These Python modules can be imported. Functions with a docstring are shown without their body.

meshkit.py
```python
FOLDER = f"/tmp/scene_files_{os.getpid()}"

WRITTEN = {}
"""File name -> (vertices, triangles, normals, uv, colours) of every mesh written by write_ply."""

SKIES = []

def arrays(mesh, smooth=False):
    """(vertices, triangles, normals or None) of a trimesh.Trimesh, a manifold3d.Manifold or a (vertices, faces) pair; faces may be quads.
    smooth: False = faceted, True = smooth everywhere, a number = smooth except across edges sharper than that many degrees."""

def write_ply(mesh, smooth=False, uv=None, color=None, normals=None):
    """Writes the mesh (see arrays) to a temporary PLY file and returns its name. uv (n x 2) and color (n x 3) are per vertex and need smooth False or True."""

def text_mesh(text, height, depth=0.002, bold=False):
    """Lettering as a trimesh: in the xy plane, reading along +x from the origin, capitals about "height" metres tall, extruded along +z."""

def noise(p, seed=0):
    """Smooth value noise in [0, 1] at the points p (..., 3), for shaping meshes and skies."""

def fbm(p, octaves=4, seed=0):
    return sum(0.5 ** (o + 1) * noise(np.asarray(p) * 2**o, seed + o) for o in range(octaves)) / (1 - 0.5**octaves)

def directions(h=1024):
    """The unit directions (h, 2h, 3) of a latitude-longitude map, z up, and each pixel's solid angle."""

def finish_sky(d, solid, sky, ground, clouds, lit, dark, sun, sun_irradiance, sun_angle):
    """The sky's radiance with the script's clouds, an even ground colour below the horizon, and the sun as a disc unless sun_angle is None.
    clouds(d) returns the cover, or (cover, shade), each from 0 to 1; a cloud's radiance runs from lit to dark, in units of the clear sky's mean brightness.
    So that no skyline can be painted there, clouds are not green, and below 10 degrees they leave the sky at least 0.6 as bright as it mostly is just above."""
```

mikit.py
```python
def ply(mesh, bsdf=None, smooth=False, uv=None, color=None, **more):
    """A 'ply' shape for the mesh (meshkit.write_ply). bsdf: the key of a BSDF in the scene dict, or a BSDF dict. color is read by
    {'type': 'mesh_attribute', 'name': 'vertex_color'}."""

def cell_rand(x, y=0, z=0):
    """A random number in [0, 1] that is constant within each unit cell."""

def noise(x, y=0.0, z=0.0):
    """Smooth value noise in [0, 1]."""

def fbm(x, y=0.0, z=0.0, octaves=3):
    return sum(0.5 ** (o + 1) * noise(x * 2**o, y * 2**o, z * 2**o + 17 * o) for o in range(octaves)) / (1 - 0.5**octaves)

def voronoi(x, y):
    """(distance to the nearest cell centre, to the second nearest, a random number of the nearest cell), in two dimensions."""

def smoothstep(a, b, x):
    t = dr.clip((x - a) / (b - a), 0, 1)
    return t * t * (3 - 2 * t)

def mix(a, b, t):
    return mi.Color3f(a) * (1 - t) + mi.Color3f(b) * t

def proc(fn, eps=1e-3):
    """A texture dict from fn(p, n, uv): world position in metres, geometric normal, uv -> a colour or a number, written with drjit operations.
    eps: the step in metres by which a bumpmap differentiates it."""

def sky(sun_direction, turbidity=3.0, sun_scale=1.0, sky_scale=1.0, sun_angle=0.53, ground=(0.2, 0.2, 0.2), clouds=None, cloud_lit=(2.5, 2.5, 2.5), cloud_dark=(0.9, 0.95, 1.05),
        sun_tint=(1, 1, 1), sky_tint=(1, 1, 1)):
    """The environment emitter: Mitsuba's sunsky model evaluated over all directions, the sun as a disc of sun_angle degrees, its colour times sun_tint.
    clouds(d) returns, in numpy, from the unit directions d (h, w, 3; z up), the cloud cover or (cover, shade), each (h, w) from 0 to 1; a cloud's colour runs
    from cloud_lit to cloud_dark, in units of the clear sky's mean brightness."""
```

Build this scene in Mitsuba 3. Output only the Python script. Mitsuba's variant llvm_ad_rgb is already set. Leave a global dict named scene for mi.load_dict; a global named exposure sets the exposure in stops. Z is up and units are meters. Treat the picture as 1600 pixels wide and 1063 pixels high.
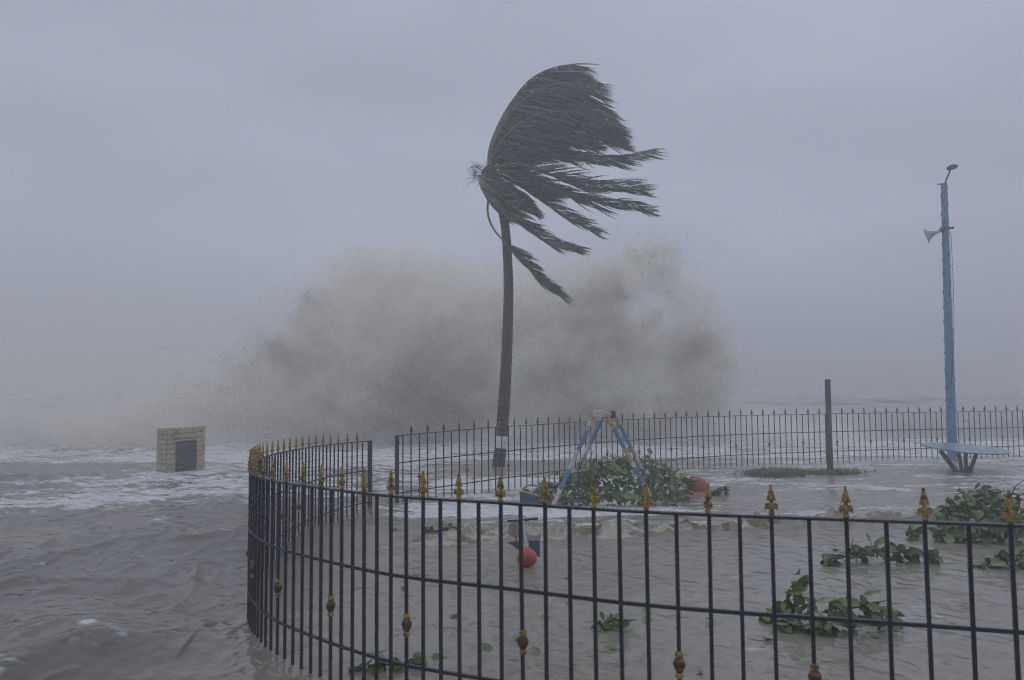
import math
import numpy as np
import trimesh
import drjit as dr
import mitsuba as mi
import mikit
import meshkit
from mikit import proc, noise, fbm, smoothstep, mix, ply

T = mi.ScalarTransform4f
scene, labels = {}, {}
R = np.random.default_rng(7)
PI = math.pi

# ------------------------------------------------------------------ camera, sky, exposure
H, PITCH, ROLL = 1.5, math.atan(85 / 1250.0), math.radians(0.5)
fwd = np.array([0, math.cos(PITCH), math.sin(PITCH)])
upv = np.array([0, -math.sin(PITCH), math.cos(PITCH)]) * math.cos(ROLL) + np.array([1.0, 0, 0]) * math.sin(ROLL)
scene['camera'] = {
    'type': 'thinlens', 'aperture_radius': 0.0038, 'focus_distance': 14.0, 'fov': math.degrees(2 * math.atan(800 / 1250.0)), 'fov_axis': 'x', 'near_clip': 0.05, 'far_clip': 4000.0,
    'to_world': T().look_at(origin=[0, 0, H], target=[0, float(fwd[1]), float(H + fwd[2])], up=[float(x) for x in upv]),
    'medium': {'type': 'ref', 'id': 'haze_air'}}


def cloud_cover(d):
    q = d * np.array([1.6, 1.6, 4.0])
    s = meshkit.fbm(q + 5.3, 4, 3)
    s2 = meshkit.fbm(d * np.array([5.0, 5.0, 12.0]) + 1.7, 3, 9)
    shade = np.clip(0.87 + 0.8 * (s - 0.5) + 0.25 * (s2 - 0.5) - 0.87 * np.clip(d[..., 2], 0, 1) ** 2.2, 0, 1)   # overcast: brighter towards the zenith
    return np.ones(d.shape[:-1]), shade


scene['sky'] = mikit.sky([-0.35, 0.35, 0.87], turbidity=6, sun_scale=0.06, sun_angle=25, clouds=cloud_cover,
                         cloud_lit=(2.06, 2.24, 2.72), cloud_dark=(1.00, 1.12, 1.41), ground=(0.12, 0.11, 0.10))
exposure = 1.2

# the air: rain haze in one closed box round everything, the spray a denser cloud inside it
scene['haze_air'] = {'type': 'homogeneous', 'albedo': {'type': 'rgb', 'value': [0.97, 0.97, 0.975]}, 'sigma_t': 0.0150,
                     'phase': {'type': 'hg', 'g': 0.6}}
scene['haze'] = {'type': 'cube', 'to_world': T().translate([0, 0, 5.4]).scale([1700, 1700, 6.9]), 'bsdf': {'type': 'null'},
                 'interior': {'type': 'ref', 'id': 'haze_air'}}
labels['haze'] = {'label': 'grey rain haze in the air over the flooded shore', 'category': 'haze', 'kind': 'stuff'}


# ------------------------------------------------------------------ helpers
def key_of(name):
    if name not in scene and name not in labels and name not in things:
        return name
    i = 1
    while f'{name}_{i:03d}' in scene or f'{name}_{i:03d}' in things or f'{name}_{i:03d}' in labels:
        i += 1
    return f'{name}_{i:03d}'


things = set()


def thing(name, label, cat, group=None, kind=None):
    k = key_of(name)
    things.add(k)
    labels[k] = {'label': label, 'category': cat}
    if group:
        labels[k]['group'] = group
    if kind:
        labels[k]['kind'] = kind
    return k


counts = {}


def part(parent, name, mesh, bsdf, smooth=False, label=None, kind=None, **kw):
    base = f'{parent}__{name}'
    n = counts.get(base, 0)
    counts[base] = n + 1
    k = base if n == 0 else f'{base}_{n:03d}'
    d = mesh if isinstance(mesh, dict) else ply(mesh, bsdf, smooth=smooth)
    scene[k] = {**d, **kw}
    if label or kind:
        labels[k] = {a: b for a, b in (('label', label), ('kind', kind)) if b}
    return k


def own(k, mesh, bsdf, smooth=False):
    scene[k] = ply(mesh, bsdf, smooth=smooth)
    return k


def rgb(*c):
    return {'type': 'rgb', 'value': list(c)}


def principled(name, color, rough, spec=0.5, two=True, **kw):
    d = {'type': 'principled', 'base_color': color, 'roughness': rough, 'specular': spec, **kw}
    scene[name] = {'type': 'twosided', 'bsdf': d} if two else d
    return name


def tube(points, radii, sides=8, caps=True):
    p = np.asarray(points, float)
    n = len(p)
    rr = np.broadcast_to(np.asarray(radii, float), (n,))
    t = np.gradient(p, axis=0)
    t /= np.linalg.norm(t, axis=1, keepdims=True) + 1e-12
    a0 = np.cross(t[0], [0, 0, 1.0] if abs(t[0][2]) < 0.9 else [1.0, 0, 0])
    A = []
    a = a0 / np.linalg.norm(a0)
    for i in range(n):
        a = a - t[i] * (a @ t[i])
        a /= np.linalg.norm(a) + 1e-12
        A.append(a)
    A = np.array(A)
    B = np.cross(t, A)
    ang = np.arange(sides) * 2 * PI / sides
    v = p[:, None] + rr[:, None, None] * (np.cos(ang)[None, :, None] * A[:, None] + np.sin(ang)[None, :, None] * B[:, None])
    v = v.reshape(-1, 3)
    f = []
    for i in range(n - 1):
        for j in range(sides):
            q = [i * sides + j, i * sides + (j + 1) % sides, (i + 1) * sides + (j + 1) % sides, (i + 1) * sides + j]
            f += [[q[0], q[1], q[2]], [q[0], q[2], q[3]]]
    if caps:
        c0, c1 = len(v), len(v) + 1
        v = np.vstack([v, p[0], p[-1]])
        for j in range(sides):
            f += [[c0, (j + 1) % sides, j], [c1, (n - 1) * sides + j, (n - 1) * sides + (j + 1) % sides]]
    return trimesh.Trimesh(v, np.array(f), process=False)


def lathe(profile, sides=16):
    """profile: list of (r, z); closed solid of revolution about z."""
    return trimesh.creation.revolve(np.array(profile, float), sections=sides)


def box(sx, sy, sz, c=(0, 0, 0), rz=0.0, bevel=0.0):
    if bevel:
        import manifold3d as m3
        s = m3.CrossSection.square((sx - 2 * bevel, sy - 2 * bevel), True)
        pts = np.array([[x * (sx / 2 - a), y * (sy / 2 - b), z * (sz / 2 - d)] for x in (-1, 1) for y in (-1, 1) for z in (-1, 1)
                        for a, b, d in ((bevel, bevel, 0), (bevel, 0, bevel), (0, bevel, bevel))])
        m = trimesh.convex.convex_hull(pts)
    else:
        m = trimesh.creation.box((sx, sy, sz))
    if rz:
        m.apply_transform(trimesh.transformations.rotation_matrix(rz, [0, 0, 1]))
    m.apply_translation(c)
    return m


cat = trimesh.util.concatenate


def spline(pts, n):
    from scipy.interpolate import CubicSpline
    pts = np.asarray(pts, float)
    s = np.r_[0, np.cumsum(np.linalg.norm(np.diff(pts[:, :2 if pts.shape[1] == 2 else 3], axis=0), axis=1))]
    return CubicSpline(s, pts)(np.linspace(0, s[-1], n))


# ------------------------------------------------------------------ flood water and sea
def bore_y(x):
    """depth at which the little front of broken water runs across the yard."""
    return 8.25 + 0.10 * (x + 0.5) + 0.018 * (x + 0.5) ** 2


def water_height(x, y):
    r = np.hypot(x, y)
    z0 = np.zeros_like(x)
    N = lambda fx, fy, s: meshkit.noise(np.stack([x * fx, y * fy, z0], -1), s)
    wx = x + 0.35 * (N(0.8, 0.8, 1) - 0.5)
    P = lambda fx, fy, s: meshkit.noise(np.stack([wx * fx + 0.25 * y * fx * 0.4, y * fy, z0], -1), s)
    ridge = lambda n: 1 - np.abs(2 * n - 1)
    left = np.clip((-1.2 - x) / 1.2, 0, 1) * np.clip((20 - y) / 6, 0, 1) + np.clip((1.6 - y) / 1.5, 0, 1) * 0.4
    left = np.clip(left, 0, 1)
    chop = 0.155 * (ridge(P(0.62, 0.30, 11)) ** 2.5 - 0.4) + 0.042 * (ridge(P(2.3, 1.0, 12)) ** 2.5 - 0.35) + 0.022 * (ridge(P(5.5, 2.6, 13)) ** 1.5 - 0.5) + 0.006 * (P(13, 7, 14) - 0.5)
    calm = 0.014 * (N(1.3, 1.1, 21) - 0.5) + 0.016 * (ridge(P(3.2, 2.2, 22)) - 0.5) + 0.009 * (ridge(P(8, 5, 23)) - 0.5) + 0.004 * (P(17, 11, 24) - 0.5)
    h = left * chop + (1 - left) * calm
    # the broken front in the yard
    yard = np.clip((x + 1.3) / 0.8, 0, 1) * np.clip((9 - x) / 2, 0, 1)
    d = y - bore_y(x) - 0.35 * (N(0.9, 0.0, 31) - 0.5) - 0.15 * (N(3.1, 0, 32) - 0.5)
    lump = meshkit.fbm(np.stack([x * 6, y * 7, z0], -1), 3, 33)
    lump2 = ridge(N(9.0, 11.0, 34)) ** 2
    h += yard * (np.exp(-((d - 0.02) / 0.17) ** 2) * (0.21 * (lump - 0.2) + 0.06 * lump2) + 0.035 / (1 + np.exp(-d / 0.05)) * np.exp(-np.clip(d, 0, 9) / 1.5))
    # rough water past the fence, then the sea
    far = np.clip((y - 17.5) / 6, 0, 1)
    h += far * np.clip(1.2 - np.abs(y - 30) / 40, 0.15, 1) * 0.16 * (ridge(N(0.18, 0.55, 41)) ** 2 - 0.35)
    sea = np.clip((y - 34) / 40, 0, 1)
    h += sea * (0.75 * (ridge(N(0.035, 0.10, 51)) ** 2 - 0.45) + 0.25 * (ridge(N(0.13, 0.35, 52)) - 0.5))
    # the breaking wave itself, under its spray
    yb = 28.6 + 1.0 * (N(0.15, 0, 61) - 0.5)
    crest = np.interp(x, [-40, -14, -9.5, -7, -3, 3, 4.8, 6.6], [0.0, 0.0, 0.5, 0.8, 0.9, 0.9, 0.6, 0.0])
    rough = meshkit.fbm(np.stack([x * 0.35, y * 0.3, z0], -1), 2, 62)
    h += np.clip(crest * (0.8 + 0.35 * rough), 0, 9) * np.exp(-((y - yb) / np.where(y > yb, 3.0, 1.5)) ** 2)
    return h * np.clip(1.3 - r / 1200, 0, 1)


ang = np.concatenate([np.linspace(-44, 44, 640), np.linspace(47, 313, 90)])
ang = np.radians(ang)
rad = np.concatenate([np.geomspace(0.4, 3.2, 50)[:-1], np.geomspace(3.2, 15, 340)[:-1], np.geomspace(15, 60, 200)[:-1], np.geomspace(60, 1600, 130)])
A, Rr = np.meshgrid(ang, rad)
wx, wy = Rr * np.sin(A), Rr * np.cos(A)
wv = np.stack([wx, wy, water_height(wx, wy)], -1).reshape(-1, 3)
na, nr = len(ang), len(rad)
i, j = np.meshgrid(np.arange(nr - 1), np.arange(na), indexing='ij')
j2 = (j + 1) % na
q = np.stack([i * na + j, i * na + j2, (i + 1) * na + j2, (i + 1) * na + j], -1).reshape(-1, 4)
wf = np.vstack([q[:, [0, 1, 2]], q[:, [0, 2, 3]], np.stack([np.full(na, len(wv)), (np.arange(na) + 1) % na, np.arange(na)], -1)])
wv = np.vstack([wv, [0, 0, 0]])


def foam(p, n, uv):
    x, y = p.x, p.y
    warp = 0.5 * (noise(x * 1.3, y * 1.3, 3.0) - 0.5)
    streak = fbm(x * 2.2 + warp, y * 5.0 + warp * 2, 1.0, 4)
    fine = fbm(x * 11, y * 18, 7.0, 3)
    tex = 0.62 * streak + 0.38 * fine
    big = noise(x * 0.35, y * 0.5, 9.0)
    band = lambda a, lo0, lo1, hi0, hi1: smoothstep(lo0, lo1, a) * (1 - smoothstep(hi0, hi1, a))
    zl = band(y, 9.6, 12.0, 22.0, 30.0) * (1 - smoothstep(-2.5, 0.5, x)) * smoothstep(-13, -5.5, x + 0.25 * (16 - y)) * 0.92
    zb = band(y, 9.3, 10.2, 13.5, 17) * smoothstep(-2.4, -1.0, x) * (1 - smoothstep(1.5, 3.5, x)) * 1.05
    zr = band(y, 10.6, 12.5, 17.5, 20) * smoothstep(1.5, 3.0, x) * 0.64
    zs = band(y, 17.5, 19.0, 24.0, 27.0) * (1 - 0.75 * smoothstep(24, 28, y) * smoothstep(7.0, 9.0, x))
    d = y - (8.25 + 0.10 * (x + 0.5) + 0.018 * dr.square(x + 0.5)) - 0.35 * (noise(x * 0.9, 0.3, 2.0) - 0.5)
    yard = smoothstep(-1.4, -0.6, x) * (1 - smoothstep(8, 10, x))
    zf = yard * band(d, -0.25, 0.0, 0.15, 0.8) * (0.72 + 0.6 * fbm(x * 3.1, y * 4.0, 5.0, 3))
    zw = yard * band(d, 0.1, 0.4, 1.0, 2.0) * 0.55
    cap = band(y, 3.0, 4.0, 9, 11) * (1 - smoothstep(-2.3, -1.6, x)) * smoothstep(0.035, 0.08, p.z) * 0.42
    zy = band(y, 3.6, 5.0, 8.0, 9.0) * smoothstep(-0.9, 0.3, x) * 0.24
    zw = dr.maximum(zw, zy)
    zm = 1.1 * (1 - smoothstep(0.5, 1.3, dr.sqrt(dr.square(x + 6.55) + dr.square((y - 16.1) * 0.8))))
    zl = dr.maximum(zl, zm)
    m = dr.maximum(dr.maximum(dr.maximum(zl, zb), dr.maximum(zr, zs)), dr.maximum(dr.maximum(zf, zw), cap))
    m = m * (0.72 + 0.5 * big)
    return dr.clip(smoothstep(0.0, 0.24, tex - (0.80 - 0.52 * m)), 0, 1) * 0.92 * smoothstep(0.02, 0.12, m)


def water_color(p, n, uv):
    s = fbm(p.x * 0.6, p.y * 0.9, 2.0, 3)
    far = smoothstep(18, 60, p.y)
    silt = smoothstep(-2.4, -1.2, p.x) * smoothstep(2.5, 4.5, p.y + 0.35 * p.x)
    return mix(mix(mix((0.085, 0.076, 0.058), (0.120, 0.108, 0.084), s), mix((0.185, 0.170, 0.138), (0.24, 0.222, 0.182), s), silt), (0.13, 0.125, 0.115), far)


def foam_color(p, n, uv):
    d = p.y - (8.25 + 0.10 * (p.x + 0.5) + 0.018 * dr.square(p.x + 0.5))
    brown = smoothstep(-0.4, -0.1, d) * (1 - smoothstep(0.2, 0.5, d))
    mud = mix((0.20, 0.165, 0.115), (0.52, 0.48, 0.40), smoothstep(0.36, 0.62, fbm(p.x * 6, p.y * 8, 2.0, 4)))
    return mix(mi.Color3f(0.74, 0.74, 0.74), mud, brown) * (0.7 + 0.5 * fbm(p.x * 11, p.y * 11, 0.0, 3))


def ripple(p, n, uv):
    k = 1 / (1 + 0.08 * p.y)
    return (fbm(p.x * 9 + p.y * 1.5, p.y * 7, 0.0, 3) - 0.5) * 0.020 * (1 - smoothstep(20, 40, p.y)) + (noise(p.x * 34, p.y * 26, 4.0) - 0.5) * 0.0035 * k * (1 - smoothstep(10, 25, p.y))


scene['water_surface'] = {'type': 'blendbsdf', 'weight': proc(foam),
                          'a': {'type': 'bumpmap', 'arbitrary': proc(ripple, eps=4e-3), 'scale': 1.0,
                                'bsdf': {'type': 'principled', 'base_color': proc(water_color), 'roughness': 0.16, 'specular': 0.5}},
                          'b': {'type': 'diffuse', 'reflectance': proc(foam_color)}}
scene['flood_water'] = ply(trimesh.Trimesh(wv, wf, process=False), 'water_surface', smooth=True)
labels['flood_water'] = {'label': 'muddy grey brown flood water and sea with foam streaks', 'category': 'water', 'kind': 'structure'}

# ------------------------------------------------------------------ the wave's spray, a cloud of droplets
SX0, SX1, SY0, SY1, SZ0, SZ1, SC = -32.0, 13.5, 19.2, 34.0, -0.4, 9.2, 0.125
nx, ny, nz = int((SX1 - SX0) / SC), int((SY1 - SY0) / (SC * 1.8)), int((SZ1 - SZ0) / SC)
gz, gy, gx = np.meshgrid(np.linspace(SZ0, SZ1, nz), np.linspace(SY0, SY1, ny), np.linspace(SX0, SX1, nx), indexing='ij')
pts = np.stack([gx, gy, gz], -1)
w1 = meshkit.noise(pts * 0.35, 101) - 0.5
w2 = meshkit.noise(pts * 0.35, 102) - 0.5
w3 = meshkit.noise(pts * 0.9, 103) - 0.5
w4 = meshkit.noise(pts * 0.9, 104) - 0.5
qx, qz, qy = gx + 2.0 * w1 + 0.8 * w3, gz + 1.6 * w2 + 0.8 * w4, gy + 1.5 * w2
BLOBS = [  # x, y, z, rx, ry, rz, density
    (-11.6, 30, 1.2, 1.8, 3, 1.5, .45), (-9.8, 30, 2.3, 1.7, 3, 1.4, .55), (-8.2, 30, 0.8, 2.6, 3, 1.7, .65),
    (-7.3, 30, 4.2, 1.1, 2, 1.25, 1.7), (-6.4, 30.5, 5.2, 1.1, 2, 1.0, 1.0), (-5.5, 31, 6.3, 1.1, 2.0, 1.0, .65), (-4.2, 31, 5.9, 1.5, 2.2, 1.2, .7),
    (-5.6, 30, 3.0, 1.5, 3, 1.4, 1.5), (-4.0, 30, 2.6, 1.8, 3, 1.6, .9), (-6.0, 29.5, 1.0, 2.5, 3, 1.7, 1.1), (-2.4, 31, 4.8, 1.8, 3, 1.7, .9), (-2.0, 30, 1.8, 2.6, 3, 2.0, 1.2),
    (0.4, 30, 3.4, 2.0, 3, 1.6, 1.2), (1.2, 30, 1.2, 2.6, 3, 1.7, 1.5), (1.6, 30, 4.6, 1.5, 2.5, 1.1, 1.2), (3.3, 30, 5.2, 1.4, 2.2, 1.1, 1.5),
    (5.5, 30.5, 6.3, 1.15, 1.8, 0.8, 1.9), (4.3, 30, 3.7, 1.4, 2.2, 1.3, 1.0), (4.4, 29.5, 1.2, 1.9, 3, 1.5, 1.2), (6.7, 29.5, 3.4, 0.75, 1.8, 1.4, 1.9), (6.8, 29.3, 1.3, 1.15, 2, 1.4, 1.7),
    (7.4, 31, 4.8, 1.4, 2.2, 0.9, .45), (8.2, 31, 2.6, 1.3, 2.2, 1.5, .30),
    (-0.6, 30, 4.6, 1.8, 3, 1.5, 1.0), (0.8, 30, 5.6, 1.6, 2.5, 1.2, .7), (-2.6, 30.5, 6.0, 1.6, 2.5, 1.2, .6), (-13.2, 30, .7, 1.9, 3, 1.3, .6), (-3.8, 30, 3.9, 1.5, 2.5, 1.4, .8),
    (-14, 27, 0.2, 3.5, 4, 1.2, .50), (-19, 27, 0.3, 4.0, 4, 1.3, .55), (-25, 27, 0.2, 4.5, 4, 1.2, .55), (-30, 28, 0.5, 4, 4, 1.5, .55),
    (8.2, 23.0, 0.0, 1.2, 1.6, 1.0, 1.4), (6.6, 23.0, -0.1, 1.2, 1.3, .7, .8), (0.0, 24, -0.3, 5, 2, .9, .7)]
den = np.zeros_like(gx)
for bx, by, bz, rx, ry, rz, dd in BLOBS:
    if by > 26.5:                                        # the great burst stands 26 m off
        bx, by, bz, rx, ry, rz = bx * 0.87, 26.2 + (by - 30) * 0.87, 1.5 + (bz - 1.5) * 0.87, rx * 0.87, ry * 0.8, rz * 0.87
    e = ((qx - bx) / rx) ** 2 + ((qy - by) / ry) ** 2 + ((qz - bz) / rz) ** 2
    den += dd * np.exp(-1.1 * e)
body = meshkit.fbm(np.stack([gx + 0.9 * w3, gy * 0.45, gz + 0.9 * w4], -1) * 0.5, 4, 105)
fine = meshkit.fbm(pts * [1.5, 0.6, 1.5], 3, 106)
f_ = den
fine2 = meshkit.fbm(np.stack([gx + 0.5 * w3, gy * 0.5, gz + 0.5 * w4], -1) * 2.9, 2, 107)
gg = f_ + 2.1 * (body - 0.5) * np.clip(f_ * 1.6, 0, 1) + (0.9 * (fine - 0.5) + 0.45 * (fine2 - 0.5)) * np.clip(f_ * 2, 0, 1)
lump = np.clip((gg - 0.46) / 0.34, 0, 1)
lump = lump * lump * (3 - 2 * lump)
veil = np.clip(f_ * 1.3 - 0.12, 0, 1) * np.clip((body - 0.25) * 3, 0.15, 1.6)
den = 1.7 * lump * np.clip(0.0 + 1.2 * fine + 0.9 * (fine2 - 0.45), 0.05, 2) * (1 + 0.6 * np.clip(f_ - 1, 0, 1)) + 0.21 * veil
mist = np.exp(-np.clip(gz - 0.3, 0, 99) / 1.6) * np.clip((6.5 - gx) / 3, 0, 1) * np.clip((gy - 20.0) / 7, 0, 1)
den += 1.0 * mist * np.clip((body - 0.3) * 3, 0.4, 1.6)
muddy = np.exp(-((qx - 7.8) / 1.2) ** 2 - ((gy - 22.6) / 1.0) ** 2 - ((qz - 0.2) / 0.75) ** 2)
den += 2.2 * muddy * np.clip(0.2 + 1.3 * fine, 0, 2)
edge = np.minimum.reduce([(gx - SX0) / 3, (SX1 - gx) / 3, (gy - SY0) / 1.2, (SY1 - gy) / 1.5, (SZ1 - gz) / 1.5])
den *= np.clip(edge, 0, 1)
den = np.clip(np.where(den < 0.004, 0, den), 0, 1.6)
print('spray grid', den.shape, den.max(), den.mean())
sm = T().translate([SX0, SY0, SZ0]).scale([SX1 - SX0, SY1 - SY0, SZ1 - SZ0])
scene['spray_air'] = {'type': 'heterogeneous', 'albedo': rgb(0.991, 0.977, 0.936),
                      'sigma_t': {'type': 'gridvolume', 'grid': mi.VolumeGrid(den[..., None].astype(np.float32)), 'to_world': sm, 'filter_type': 'trilinear'}, 'scale': 1.0,
                      'phase': {'type': 'hg', 'g': 0.35}}
scene['sea_spray'] = {'type': 'cube', 'bsdf': {'type': 'null'}, 'to_world': T().translate([(SX0 + SX1) / 2, (SY0 + SY1) / 2, (SZ0 + SZ1) / 2]).scale([(SX1 - SX0) / 2, (SY1 - SY0) / 2, (SZ1 - SZ0) / 2]),
                      'interior': {'type': 'ref', 'id': 'spray_air'}, 'exterior': {'type': 'ref', 'id': 'haze_air'}}
# single drops and torn clots of muddy water flying with the spray
CLOTS = [(-9.4, 1.7, 1.1, .8, .4), (-0.4, 3.3, 1.2, 1.0, .55), (0.9, 4.3, 1.0, .8, .4), (-6.9, 3.6, 1.0, 0.95, 1.7), (-8.5, 2.9, 1.0, .9, .5), (-5.0, 2.3, 1.2, 1.0, 1.1), (-4.0, 1.7, 1.2, .9, .9), (-5.9, 3.0, .8, .8, .7), (-2.1, 2.6, 1.4, 1.2, .7), (-1.2, 1.7, 1.3, 1.0, .8),
         (0.7, 2.1, 1.4, 1.2, .9), (2.1, 3.4, 1.4, 1.2, .9), (2.8, 4.2, 1.2, .9, .8), (5.0, 5.4, 1.25, .75, 1.1), (3.8, 5.1, 1.0, .8, .8), (5.0, 2.9, .85, 1.1, 1.2), (5.0, 1.5, 1.0, 1.0, 1.1), (3.4, 2.1, 1.4, 1.1, .8), (4.2, 1.2, 1.2, .8, .8)]
clot = np.zeros_like(gx)
for cx, cz, rx, rz, dd in CLOTS:
    clot += dd * np.exp(-((qx - cx) / rx) ** 2 - ((gy - 25.2) / 1.3) ** 2 - ((qz - cz) / rz) ** 2)
clot = clot * np.clip((fine - 0.42) * 6, 0, 2) * np.clip((fine2 - 0.34) * 4, 0.05, 2) * np.clip(1.4 * lump + 0.12, 0, 1) + 0.02 * lump
pk = np.where((gz > 0.3), clot, 0).ravel()
pk /= pk.sum()
ND = 230000
pick = R.choice(len(pk), ND, p=pk)
dp = pts.reshape(-1, 3)[pick] + R.normal(0, 0.10, (ND, 3))
stray = R.random(ND) < 0.08
dp[stray] += R.normal(0, 0.45, (int(stray.sum()), 3)) + [0.2, 0, 0.1]
sz = R.lognormal(math.log(0.0105), 0.35, ND)
tet = np.array([[1, 1, 1], [1, -1, -1], [-1, 1, -1], [-1, -1, 1]]) / math.sqrt(3)
qv = R.normal(size=(ND, 3, 3))
qv = np.linalg.qr(qv)[0]
dv = dp[:, None] + sz[:, None, None] * np.einsum('kj,nij->nki', tet, qv)
df = (np.array([[0, 1, 2], [0, 3, 1], [0, 2, 3], [1, 3, 2]])[None] + 4 * np.arange(ND)[:, None, None]).reshape(-1, 3)
principled('muddy_drop', rgb(0.42, 0.385, 0.28), 0.4, 0.5)
scene['spray_drops'] = ply(trimesh.Trimesh(dv.reshape(-1, 3), df, process=False), 'muddy_drop')
labels['spray_drops'] = {'label': 'drops and clots of muddy water flying with the spray', 'category': 'drops', 'kind': 'stuff'}
labels['sea_spray'] = {'label': 'huge brown grey cloud of sea spray thrown up by a breaking wave behind the palm', 'category': 'spray', 'kind': 'stuff'}


# ------------------------------------------------------------------ where things stand (survey of the photograph: metres from the camera's foot)
def at(px, py, Y):
    """world point seen at photo pixel px, py at the distance Y in front of the camera."""
    u, v = (px - 800) / 1250.0, -(py - 531.5) / 1250.0
    c, s_ = math.cos(ROLL), math.sin(ROLL)
    u, v = c * u + s_ * v, -s_ * u + c * v
    y, z = math.cos(PITCH) - v * math.sin(PITCH), math.sin(PITCH) + v * math.cos(PITCH)
    return np.array([u, y, z]) * (Y / y) + [0, 0, H]


# ------------------------------------------------------------------ materials
def iron_col(p, n, uv):
    s = fbm(p.x * 14, p.y * 14, p.z * 9, 3)
    return mix(mix((0.020, 0.023, 0.031), (0.034, 0.037, 0.046), s), (0.06, 0.035, 0.022), smoothstep(0.70, 0.82, fbm(p.x * 31, p.y * 31, p.z * 12 + 5.0, 3)) * 0.7)


def gold_col(p, n, uv):
    s = fbm(p.x * 60, p.y * 60, p.z * 60, 3)
    return mix(mix((0.32, 0.215, 0.06), (0.42, 0.29, 0.09), s), (0.14, 0.06, 0.025), smoothstep(0.46, 0.66, fbm(p.x * 45 + 3, p.y * 45, p.z * 70, 3)))


def bulb_col(p, n, uv):
    return mix((0.075, 0.035, 0.022), (0.26, 0.13, 0.04), smoothstep(0.55, 0.75, fbm(p.x * 60, p.y * 60, p.z * 60, 3)))


principled('wet_black_iron', proc(iron_col), 0.32, 0.5)
principled('old_gold_paint', proc(gold_col), 0.45, 0.5)
principled('tarnished_bronze', proc(lambda p, n, uv: mix((0.045, 0.038, 0.030), (0.20, 0.12, 0.045), smoothstep(0.52, 0.70, fbm(p.x * 50, p.y * 50, p.z * 50, 3)))), 0.5, 0.4)
principled('rusty_gold_bulb', proc(bulb_col), 0.45, 0.5)

# ------------------------------------------------------------------ the iron fence
SQ = 0.0077


def bar_mesh(zt):
    return box(2 * SQ, 2 * SQ, zt + 0.35, (0, 0, (zt - 0.35) / 2), bevel=0.002)


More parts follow.
